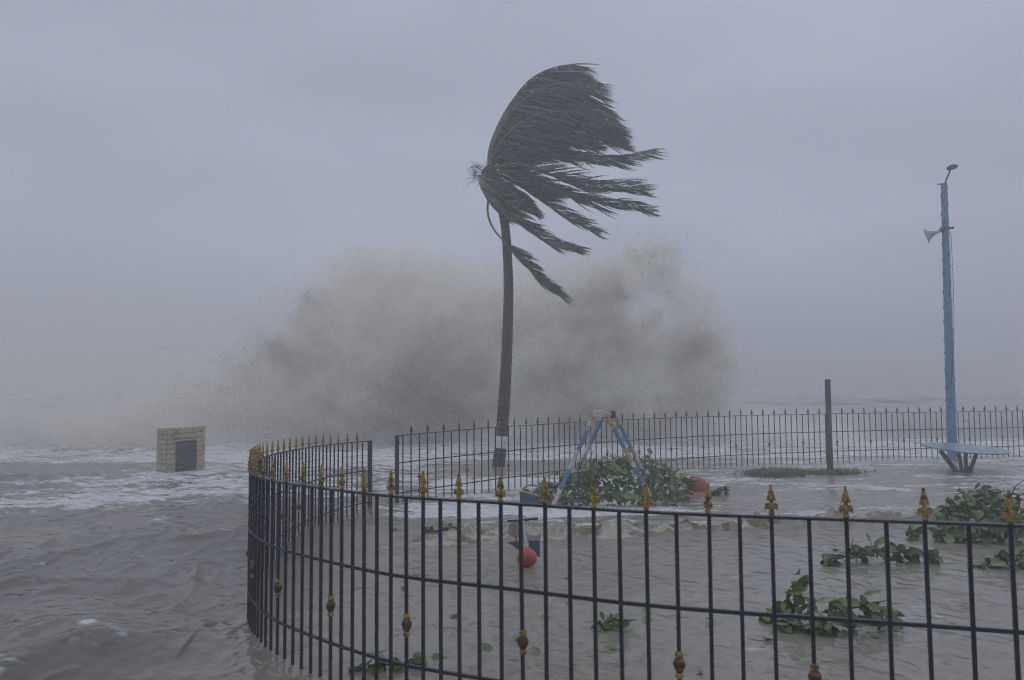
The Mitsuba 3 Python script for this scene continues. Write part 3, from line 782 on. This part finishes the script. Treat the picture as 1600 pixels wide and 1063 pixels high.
part(tb, 'table_top', trimesh.Trimesh(np.array(V), np.array(Fc)), 'worn_blue_top', smooth=40)


def beam(a, b, w, d):
    a, b = np.asarray(a, float), np.asarray(b, float)
    L_ = np.linalg.norm(b - a)
    m = box(w, d, L_, (0, 0, L_ / 2), bevel=0.004)
    m.apply_transform(trimesh.geometry.align_vectors([0, 0, 1], b - a))
    m.apply_translation(a)
    return m


tc3 = np.array([TC[0], TC[1], 0])
for dx0, dx1, dy0, dy1, w in ((-0.10, -0.40, 0, 0.02, .07), (0.02, 0.02, -.05, -.05, .055), (0.10, 0.28, 0, .02, .055), (0.03, 0.06, 0.10, 0.25, .05)):
    part(tb, 'strut', beam(tc3 + [dx0, dy0, -0.03], tc3 + [dx1, dy1, 0.385 - 0.03 * dx1], w, 0.05), 'wet_dark_concrete')
part(tb, 'bent_rod', tube(spline([tc3 + [0.085, -0.03, 0.37], tc3 + [0.055, -0.03, 0.28], tc3 + [0.06, -0.03, 0.15], tc3 + [0.10, -0.03, 0.04]], 14), 0.011, 6), 'dark_grey_metal', smooth=True)
part(tb, 'base', lathe([(0, -0.2), (0.19, -0.2), (0.17, 0.012), (0.13, 0.03), (0, 0.035)], 20).apply_translation(tc3), 'wet_dark_concrete', smooth=40)

# ------------------------------------------------------------------ wooden post


def wood_col(p, n, uv):
    g = fbm(p.x * 60, p.y * 60, p.z * 2.5, 4)
    return mix((0.075, 0.062, 0.054), (0.15, 0.13, 0.115), g)


principled('wet_grey_wood', proc(wood_col), 0.7, 0.3)
wp = thing('wooden_post', 'weathered bare wooden post standing upright before the sea side railing', 'post')
q0, q1 = at(1297.5, 741, 14.7), at(1293, 593, 14.7)
q0 = q0 + (q0 - q1) * 0.2
m = lathe([(0, 0), (0.054, 0), (0.055, 0.5), (0.050, 1.2), (0.050, 1.0 * np.linalg.norm(q1 - q0) - 0.01), (0.044, np.linalg.norm(q1 - q0)), (0, np.linalg.norm(q1 - q0) + 0.004)], 14)
m.apply_transform(trimesh.geometry.align_vectors([0, 0, 1], q1 - q0))
m.apply_translation(q0)
own(wp, m, 'wet_grey_wood', smooth=40)


# ------------------------------------------------------------------ painted A-frame
def paint(name, c, c2):
    principled(name, proc(lambda p, n, uv: mix(mix(c, c2, fbm(p.x * 16, p.y * 16, p.z * 16, 3)), (0.16, 0.09, 0.05), smoothstep(0.60, 0.74, fbm(p.x * 34, p.y * 34, p.z * 34 + 2, 3)))), 0.45, 0.5)


paint('chipped_blue', (0.10, 0.21, 0.36), (0.13, 0.26, 0.42))
paint('chipped_white', (0.62, 0.58, 0.55), (0.52, 0.47, 0.45))
paint('chipped_yellow', (0.40, 0.30, 0.15), (0.48, 0.38, 0.21))
sw = thing('swing_frame', 'low A-frame of pipes painted in blue, white and yellow bands over the leaf heap', 'swing frame')


def banded_leg(px_pts, Y, r_=0.030):
    """px_pts: (x, y, colour of the piece that starts here) down the leg."""
    w = [at(a, b, Y) for a, b, _ in px_pts]
    e = w[0] + (w[-1] - w[0]) * (w[0][2] + 0.15) / (w[0][2] - w[-1][2])
    tops = [np.linalg.norm(x - w[0]) / np.linalg.norm(e - w[0]) for x in w[:-1]] + [1.0]
    k = None
    for i in range(len(px_pts) - 1):
        a, b = w[0] + (e - w[0]) * tops[i], w[0] + (e - w[0]) * tops[i + 1]
        rr_ = r_
        m = tube([a, a * 0.5 + b * 0.5, b], rr_, 12)
        if k is None:
            k = part(sw, 'leg', m, 'chipped_' + px_pts[i][2], smooth=40)
        else:
            part(k, 'painted_band', m, 'chipped_' + px_pts[i][2], smooth=40)


Z2 = lambda x, y: (800 + x / 4.571, 630 + y / 4.571)
def zl(*pp):
    return [(*Z2(x, y), c) for x, y, c in pp]


banded_leg(zl((585, 85, 'yellow'), (572, 125, 'white'), (540, 190, 'blue'), (470, 335, 'white'), (412, 470, 'blue'), (350, 615, 'white'), (290, 740, 'blue'), (268, 790, 'blue')), 10.7)
banded_leg(zl((655, 88, 'yellow'), (640, 125, 'blue'), (552, 290, 'white'), (492, 420, 'blue'), (425, 560, 'white'), (330, 760, 'blue')), 11.6)
banded_leg(zl((678, 90, 'yellow'), (718, 190, 'blue'), (793, 325, 'yellow'), (845, 425, 'white'), (866, 465, 'blue'), (925, 570, 'white'), (975, 655, 'yellow'), (1035, 752, 'blue')), 10.7)
banded_leg(zl((738, 92, 'yellow'), (762, 160, 'blue'), (838, 305, 'yellow'), (882, 380, 'white'), (925, 470, 'blue'), (985, 590, 'white'), (1060, 740, 'blue')), 11.6)
j0, j1 = at(*Z2(632, 72), 10.7), at(*Z2(702, 80), 11.6)
part(sw, 'top_bar', tube([j0 - (j1 - j0) * 0.06, j0, j1, j1 + (j1 - j0) * 0.04], 0.036, 12), 'chipped_yellow', smooth=40)
m = box(0.155, 0.10, 0.095, (0, 0, 0), bevel=0.012)
m.apply_translation(at(*Z2(622, 78), 10.66))
part(sw, 'bracket', m, 'chipped_white', smooth=30)
m = box(0.15, 0.10, 0.10, (0, 0, 0), bevel=0.02)
m.apply_translation(at(*Z2(702, 80), 11.55))
part(sw, 'bracket', m, 'dark_grey_metal', smooth=30, label='dark bracket at the far end of the top bar')

# ------------------------------------------------------------------ red and blue play rockers, half drowned
principled('wet_red_plastic', proc(lambda p, n, uv: mix((0.36, 0.045, 0.045), (0.44, 0.085, 0.08), fbm(p.x * 12, p.y * 12, p.z * 12, 3))), 0.35, 0.5)
principled('dark_blue_board', proc(lambda p, n, uv: mix((0.030, 0.060, 0.10), (0.05, 0.10, 0.15), fbm(p.x * 14, p.y * 14, p.z * 14, 3))), 0.45, 0.5)
principled('dull_white_pipe', rgb(0.50, 0.49, 0.48), 0.4, 0.5)
RY = 7.1
rk = thing('play_rocker', 'half drowned play rocker with black T handle above a round red seat', 'play rocker')
part(rk, 'handle_bar', tube(spline([at(792.5, 814, RY + .12), at(816, 813, RY + .12), at(840.5, 810, RY + .12)], 9), 0.0105, 8), 'black_cable', smooth=True)
part(rk, 'stem', tube([at(818, 813, RY + .12), at(820.5, 838, RY + .10), at(824.5, 872, RY + .02)], [0.012, 0.014, 0.016], 10), 'dull_white_pipe', smooth=True)
m = trimesh.creation.icosphere(subdivisions=4, radius=1.0)
vv = m.vertices.copy()
vv = np.sign(vv) * np.abs(vv) ** 0.92 * [0.088, 0.10, 0.082]
vv[:, 0] *= 1 + 0.16 * np.clip(-vv[:, 2] / 0.08, -1, 1)
vv += 0.004 * (meshkit.noise(m.vertices * 3, 3)[:, None] - 0.5)
part(rk, 'seat', trimesh.Trimesh(vv + at(823, 870, RY), m.faces, process=False), 'wet_red_plastic', smooth=True)


def board(pts, Y, th_, b, name, parent, **kw):
    import shapely.geometry as sg
    w = np.array([at(x, y, Y) for x, y in pts])
    m = trimesh.creation.extrude_polygon(sg.Polygon(w[:, [0, 2]]), th_, engine='earcut')
    v = m.vertices.copy()
    m.vertices = np.c_[v[:, 0], Y + th_ / 2 - v[:, 2], v[:, 1]]
    m.invert() if m.volume < 0 else None
    return part(parent, name, m, b, **kw)


board([(791.5, 847.5), (813, 845), (814, 860), (808, 858), (801, 852)], RY + 0.10, 0.03, 'dark_blue_board', 'foot_board', rk)
board([(826, 844.5), (843.5, 844.5), (843.5, 870), (838, 868), (827, 858)], RY + 0.10, 0.03, 'dark_blue_board', 'foot_board', rk)
part(rk, 'peg', tube([at(805.5, 849, RY + .08), at(807, 837, RY + .08)], [0.006, 0.008], 6), 'wet_red_plastic')

rd = thing('red_dome', 'red plastic dome showing above the water right of the leaf heap', 'plastic dome')
m = trimesh.creation.icosphere(subdivisions=4, radius=1.0)
vv = m.vertices.copy()
vv = np.sign(vv) * np.abs(vv) ** 0.8 * [0.165, 0.13, 0.22]
vv[:, 2] -= 0.10 * np.clip(vv[:, 0] / 0.165, -1, 1) * (vv[:, 2] > 0) * 0.5
own(rd, trimesh.Trimesh(vv + [*at(1091, 766, 12.3)[:2], 0.01], m.faces, process=False), 'wet_red_plastic', smooth=True)

tu = thing('tub_seat', 'dark blue slatted tub with pale rim half sunk left of the leaf heap', 'tub')
TP = at(829, 785, 10.9)
TP[2] = 0
ring = lambda r0, z, n=28: np.array([[TP[0] + r0 * math.cos(a), TP[1] + r0 * math.sin(a), z - 0.03 * math.sin(a) - 0.04 * math.cos(a)] for a in np.linspace(0, 2 * PI, n)])
part(tu, 'rim', tube(ring(0.15, 0.155), 0.011, 6, caps=False), 'chipped_yellow', smooth=True)
for n in range(16):
    a = 2 * PI * n / 16
    m = box(0.05, 0.012, 0.26, (0, 0, 0), bevel=0.003)
    m.apply_transform(trimesh.transformations.rotation_matrix(a + PI / 2, [0, 0, 1]))
    m.apply_translation([TP[0] + 0.138 * math.cos(a), TP[1] + 0.138 * math.sin(a), 0.015 - 0.03 * math.sin(a) - 0.04 * math.cos(a)])
    part(tu, 'slat', m, 'dark_blue_board')
m = lathe([(0, 0.0), (0.125, 0.0), (0.125, 0.02), (0, 0.02)], 20)
m.apply_translation([TP[0], TP[1], 0.03])
part(tu, 'floor', m, 'dark_blue_board')
part(tu, 'backrest', tube(spline([TP + [-0.11, 0.10, 0.15], TP + [-0.05, 0.14, 0.25], TP + [0.06, 0.14, 0.26], TP + [0.13, 0.08, 0.16]], 16), 0.012, 6), 'chipped_blue', smooth=True)

# ------------------------------------------------------------------ torn branches with big leaves


def leaf_tone(name, c, c2, under):
    scene[name] = {'type': 'twosided',
                   'a': {'type': 'principled', 'base_color': proc(lambda p, n, uv: mix(c, c2, fbm(p.x * 7, p.y * 7, p.z * 7, 3)) * (0.75 + 0.5 * noise(p.x * 40, p.y * 40, p.z * 40))), 'roughness': 0.34, 'specular': 0.5},
                   'b': {'type': 'principled', 'base_color': rgb(*under), 'roughness': 0.5, 'specular': 0.4}}


leaf_tone('leaf_dark', (0.042, 0.080, 0.022), (0.078, 0.130, 0.036), (0.15, 0.20, 0.10))
leaf_tone('leaf_mid', (0.078, 0.142, 0.032), (0.130, 0.205, 0.052), (0.19, 0.25, 0.12))
leaf_tone('leaf_pale', (0.17, 0.24, 0.09), (0.24, 0.30, 0.13), (0.22, 0.28, 0.14))
leaf_tone('leaf_yellow', (0.20, 0.20, 0.045), (0.26, 0.23, 0.06), (0.22, 0.22, 0.08))
principled('twig_bark', rgb(0.07, 0.055, 0.04), 0.8, 0.3)


def leaf_mesh(curl, fold, wave):
    """unit leaf along +x, obovate, 24 triangles."""
    t = np.array([0.0, 0.12, 0.3, 0.5, 0.7, 0.86, 1.0])
    hw = np.array([0.02, 0.13, 0.25, 0.33, 0.34, 0.25, 0.0])
    mid = np.c_[t, 0 * t, -curl * t ** 2]
    V = []
    for i in range(7):
        for s_ in (-1, 0, 1):
            V.append(mid[i] + [0, s_ * hw[i], abs(s_) * hw[i] * fold + s_ * wave * math.sin(t[i] * 7)])
    V = np.array(V)
    F_ = []
    for i in range(6):
        for s_ in (0, 1):
            a = i * 3 + s_
            F_ += [[a, a + 4, a + 1], [a, a + 3, a + 4]]
    V[:, 2] -= V[:, 2].mean()
    return trimesh.Trimesh(V, np.array(F_)[:, [0, 1, 2]], process=False)


LEAVES, LEAF_SHAPES = {}, []
for tone in ('leaf_dark', 'leaf_mid', 'leaf_pale', 'leaf_yellow'):
    for k_, (cu, fo, wa) in enumerate(((0.18, 0.25, 0.02), (0.32, 0.12, 0.03), (0.05, 0.4, 0.01), (-0.12, 0.15, 0.04))):
        m = leaf_mesh(cu, fo, wa)
        if m.face_normals[:, 2].mean() < 0:
            m.invert()
        LEAVES[tone, k_] = ply(m, tone, smooth=True)
        LEAF_SHAPES.append(m)


def frame(x, up):
    x = x / np.linalg.norm(x)
    z = up - x * (up @ x)
    z /= np.linalg.norm(z) + 1e-9
    return np.stack([x, np.cross(z, x), z], 1)


def put_leaf(parent, p, direction, up, size, tone):
    M = np.eye(4)
    M[:3, :3] = frame(np.asarray(direction, float), np.asarray(up, float)) * size * np.array([1.0, R.uniform(0.55, 1.08), R.uniform(0.7, 1.8)])
    M[:3, 3] = p
    part(parent, 'leaf', {**LEAVES[tone, int(R.integers(4))], 'to_world': mi.ScalarTransform4f(M)}, None)


def branch_heap(name, label, stems, size, per, catname='branch', pale=0.12, mid=0.35, group=None, wild=0.6, fill=1.6):
    """stems: polylines (world points, radius of the leaf cloud at each) of torn shoots; leaves stand in whorls round them."""
    k = thing(name, label, catname, group)
    for pts, rad_, n in stems:
        pts = np.asarray(pts, float)
        c = spline(pts, 24)
        part(k, 'twig', tube(c, np.linspace(0.011, 0.004, 24), 5), 'twig_bark', smooth=True)
        rr_ = np.interp(np.linspace(0, 1, 24), np.linspace(0, 1, len(rad_)), rad_)
        for q_ in range(n):
            i = int(R.integers(0, 24))
            t = c[min(i + 1, 23)] - c[max(i - 1, 0)]
            t /= np.linalg.norm(t) + 1e-9
            d = R.normal(size=3) * [1, 1, 0.8]
            d[2] = abs(d[2]) * 0.9 - 0.15
            d /= np.linalg.norm(d)
            p = c[i] + d * rr_[i] * (R.uniform(0.25, 1.0) if R.random() < 0.86 else R.uniform(1.0, 1.2))
            if p[2] < 0.012:
                p[2] = R.uniform(0.010, 0.035)
                d[2] = abs(d[2]) * 0.15
            out = d * 0.35 + t * 0.5 + R.normal(size=3) * wild * 0.7 + [0.35, 0, -0.40]
            up = np.array([0, -0.25, 0.30]) + d * 1.2 + R.normal(size=3) * wild * 0.6
            if p[2] < 0.06:
                up = up + [0, 0, 0.8]
            u = R.random()
            tone = 'leaf_pale' if u < pale else 'leaf_mid' if u < pale + mid else 'leaf_dark'
            sz = size * R.uniform(0.5, 1.12)
            p = p - out / np.linalg.norm(out) * sz * 0.35
            p[2] = max(p[2], 0.006)
            put_leaf(k, p, out, up, sz, tone)
        for q_ in range(max(2, n // 14)):                # bare broken shoots sticking out
            i = int(R.integers(2, 23))
            d = R.normal(size=3) * [1, 0.7, 0.5] + [0.5, 0, 0.45]
            d /= np.linalg.norm(d)
            L_ = rr_[i] * R.uniform(1.1, 1.9)
            a = c[i]
            b = a + d * L_ * 0.6
            part(k, 'twig', tube([a, b, b + (d + [0.5, 0, -0.1]) * L_ * 0.4], [0.007, 0.005, 0.002], 5), 'twig_bark', smooth=True)
        nf = int(n * fill)
        Vf, Ff, nb = [], [], 0
        for q_ in range(nf):                             # the many small leaves deep inside the heap
            i = int(R.integers(0, 24))
            d = R.normal(size=3)
            d[2] = abs(d[2])
            d /= np.linalg.norm(d)
            p = c[i] + d * rr_[i] * R.uniform(0.0, 0.9) ** 0.7 - [0, 0, R.uniform(0, max(0.01, c[i][2]))]
            p[2] = max(p[2], 0.02)
            lm = LEAF_SHAPES[int(R.integers(4))]
            fr = frame(R.normal(size=3) + [0.3, 0, -0.3], R.normal(size=3) + d + [0, -0.4, 0.3])
            Vf.append(lm.vertices @ fr.T * size * R.uniform(0.45, 0.8) + p)
            Ff.append(lm.faces + nb)
            nb += len(lm.vertices)
        if nf:
            part(k, 'inner_leaves', trimesh.Trimesh(np.vstack(Vf), np.vstack(Ff), process=False), 'leaf_dark', smooth=True, kind='stuff')
    return k


def g(px, py, up=0.0):
    """point over the water where the photograph shows px, py at water level, lifted by up."""
    w = at(px, py, 10.0) - [0, 0, H]
    w = w * (-H / w[2])
    return w + [0, 0, H + up]


branch_heap('leaf_heap', 'big heap of torn leafy branches heaped under the painted A-frame', [
    ([g(826, 784, .05), g(866, 785, .22), g(930, 782, .38), g(985, 780, .35)], [.12, .20, .25, .22], 105),
    ([g(905, 778, .15), g(950, 776, .42), g(1000, 776, .46), g(1040, 778, .34)], [.2, .24, .24, .2], 85),
    ([g(845, 790, .05), g(930, 792, .12), g(1000, 793, .15), g(1060, 790, .14)], [.12, .2, .22, .18], 75),
    ([g(1000, 785, .2), g(1030, 784, .30), g(1055, 782, .30), g(1078, 778, .22)], [.2, .22, .18, .08], 45)], 0.138, 0, pale=.24, mid=.46, fill=2.4, catname='leaf heap')
branch_heap('fallen_branch', 'large pile of leafy branches washed up at the right edge', [
    ([g(1470, 830, .10), g(1510, 826, .22), g(1560, 822, .27), g(1625, 824, .28)], [.10, .2, .24, .24], 85),
    ([g(1470, 846, .05), g(1520, 848, .12), g(1575, 850, .16), g(1640, 850, .2)], [.08, .16, .2, .2], 75),
    ([g(1478, 818, .14), g(1520, 815, .20), g(1580, 812, .20)], [.08, .15, .15], 30)], 0.145, 0, pale=.26, mid=.46, fill=2.2)
branch_heap('fallen_branch', 'narrow low row of leafy twigs in the water left of the large pile', [
    ([g(1290, 884, .02), g(1330, 880, .07), g(1380, 880, .10), g(1430, 880, .08), g(1462, 882, .04)], [.04, .09, .11, .09, .05], 46)], 0.14, 0, pale=.16, mid=.45)
branch_heap('fallen_branch', 'small low leafy branch in front of the large pile at the right edge', [
    ([g(1530, 890, .02), g(1565, 888, .07), g(1600, 886, .10), g(1650, 886, .1)], [.05, .10, .12, .1], 30)], 0.14, 0, pale=.18, mid=.4)
branch_heap('fallen_branch', 'nearest leafy branch with broad leaves just inside the fence', [
    ([g(1195, 972, .02), g(1225, 975, .10), g(1240, 975, .22), g(1262, 972, .28)], [.04, .07, .08, .04], 17),
    ([g(1225, 985, .04), g(1275, 992, .07), g(1320, 990, .14), g(1365, 984, .13), g(1392, 982, .05)], [.06, .10, .13, .11, .05], 42)], 0.125, 0, pale=.24, mid=.56, wild=.6)
branch_heap('fallen_branch', 'small leafy shoot in the water under the lower fence rail', [
    ([g(545, 1056, .0), g(580, 1052, .04), g(612, 1050, .04), g(652, 1046, .03)], [.03, .05, .05, .03], 13)], 0.105, 0, pale=.25, mid=.6)
branch_heap('fallen_branch', 'low flat clump of leaves afloat behind the left part of the fence', [
    ([g(668, 835, .0), g(690, 834, .04), g(714, 834, .03)], [.03, .07, .05], 18)], 0.125, 0, pale=.15, mid=.4)
branch_heap('fallen_branch', 'bright green sprig afloat in the middle of the yard', [
    ([g(934, 982, .0), g(952, 985, .05), g(978, 984, .04)], [.02, .05, .04], 15)], 0.082, 0, pale=.25, mid=.65)
branch_heap('fallen_branch', 'leafy twig poking out of the water right of the red seat', [
    ([g(1108, 777, .02), g(1122, 776, .07), g(1139, 776, .11)], [.04, .06, .05], 18)], 0.125, 0, pale=.12, mid=.5)
branch_heap('fallen_branch', 'thin sprig afloat left of the large leaf pile', [
    ([g(1424, 846, .0), g(1436, 838, .05), g(1447, 840, .03)], [.03, .05, .03], 9)], 0.10, 0, pale=.3, mid=.6)

FLOAT = [(1495, 944, 'leaf_yellow', 'single yellow green leaf afloat alone on the open water at the right'), (884, 945, 'leaf_dark', 'dark leaf afloat close left of the bright green sprig'),
         (1003, 958, 'leaf_mid', 'upper of two leaves afloat right of the bright green sprig'), (1008, 976, 'leaf_mid', 'lower of two leaves afloat right of the bright green sprig'),
         (802, 1002, 'leaf_mid', 'left leaf of the close pair afloat well below the play rocker'), (824, 1000, 'leaf_mid', 'right leaf of the close pair afloat well below the play rocker'),
         (845, 1020, 'leaf_dark', 'dark leaf afloat just below the close pair of leaves'), (1086, 1052, 'leaf_mid', 'green leaf afloat at the very bottom of the picture right of its middle'),
         (1308, 862, 'leaf_dark', 'left of two dark leaves afloat above the narrow row of twigs'), (1332, 868, 'leaf_dark', 'right of two dark leaves afloat above the narrow row of twigs'),
         (586, 822, 'leaf_mid', 'left of two leaves afloat left of the flat leaf clump'), (612, 827, 'leaf_mid', 'right of two leaves afloat left of the flat leaf clump'),
         (642, 904, 'leaf_dark', 'topmost of three dark leaves afloat behind the left bars'), (662, 912, 'leaf_dark', 'rightmost of three dark leaves afloat behind the left bars'),
         (624, 920, 'leaf_dark', 'leftmost of three dark leaves afloat behind the left bars'), (880, 905, 'leaf_dark', 'dark leaf afloat right of and below the play rocker'),
         (716, 962, 'leaf_dark', 'dark leaf afloat alone behind the lower rail left of the middle'), (1190, 1002, 'leaf_dark', 'dark leaf afloat at the left foot of the nearest leafy branch'),
         (1363, 1000, 'leaf_dark', 'dark leaf afloat at the right foot of the nearest leafy branch'), (945, 1014, 'leaf_mid', 'green leaf afloat straight below the bright green sprig'),
         (860, 968, 'leaf_mid', 'green leaf afloat left of and below the bright green sprig'), (752, 1012, 'leaf_dark', 'dark leaf afloat left of the close pair of leaves'),
         (1120, 975, 'leaf_mid', 'green leaf afloat between the bright sprig and the nearest branch'), (700, 1030, 'leaf_dark', 'dark leaf afloat right of the small leafy shoot at the bottom')]
for n, (px, py, tone, said) in enumerate(FLOAT):
    k = thing('floating_leaf', said, 'leaf', 'loose leaves afloat')
    M = np.eye(4)
    a = R.uniform(0, 2 * PI)
    M[:3, :3] = frame(np.array([math.cos(a), math.sin(a), R.uniform(-.1, .3)]), np.array([R.normal(0, .2), R.normal(0, .2), 1.0])) * R.uniform(0.06, 0.10)
    M[:3, 3] = g(px, py, 0.012)
    scene[k] = {**LEAVES[tone, n % 4], 'to_world': mi.ScalarTransform4f(M)}

# ------------------------------------------------------------------ drowned grass by the post
principled('drowned_grass', proc(lambda p, n, uv: mix((0.09, 0.115, 0.055), (0.16, 0.17, 0.10), noise(p.x * 6, p.y * 6, 0.0))), 0.6, 0.3)
V, Fc = [], []
for n in range(5200):
    if R.random() < 0.8:
        c = g(R.normal(1212, 21), R.normal(742, 2.4))
    else:
        c = g(R.normal(1300, 26), R.normal(741, 1.6))
    h_ = R.uniform(0.04, 0.13)
    d = np.array([R.uniform(0.2, 1.0), R.normal(0, .4), 0.0]) * h_
    s_ = np.array([-d[1], d[0], 0]) / (np.linalg.norm(d) + 1e-9) * 0.006
    b = len(V)
    V += [c - s_, c + s_, c + d * 0.5 + s_ * .8 + [0, 0, h_ * .7], c + d * 0.5 - s_ * .8 + [0, 0, h_ * .7], c + d + [0, 0, h_ * .75]]
    Fc += [[b, b + 1, b + 2], [b, b + 2, b + 3], [b + 3, b + 2, b + 4]]
scene['grass'] = ply(trimesh.Trimesh(np.array(V), np.array(Fc), process=False), 'drowned_grass')
labels['grass'] = {'label': 'patch of flattened grass showing above the water round the wooden post', 'category': 'grass', 'kind': 'stuff'}
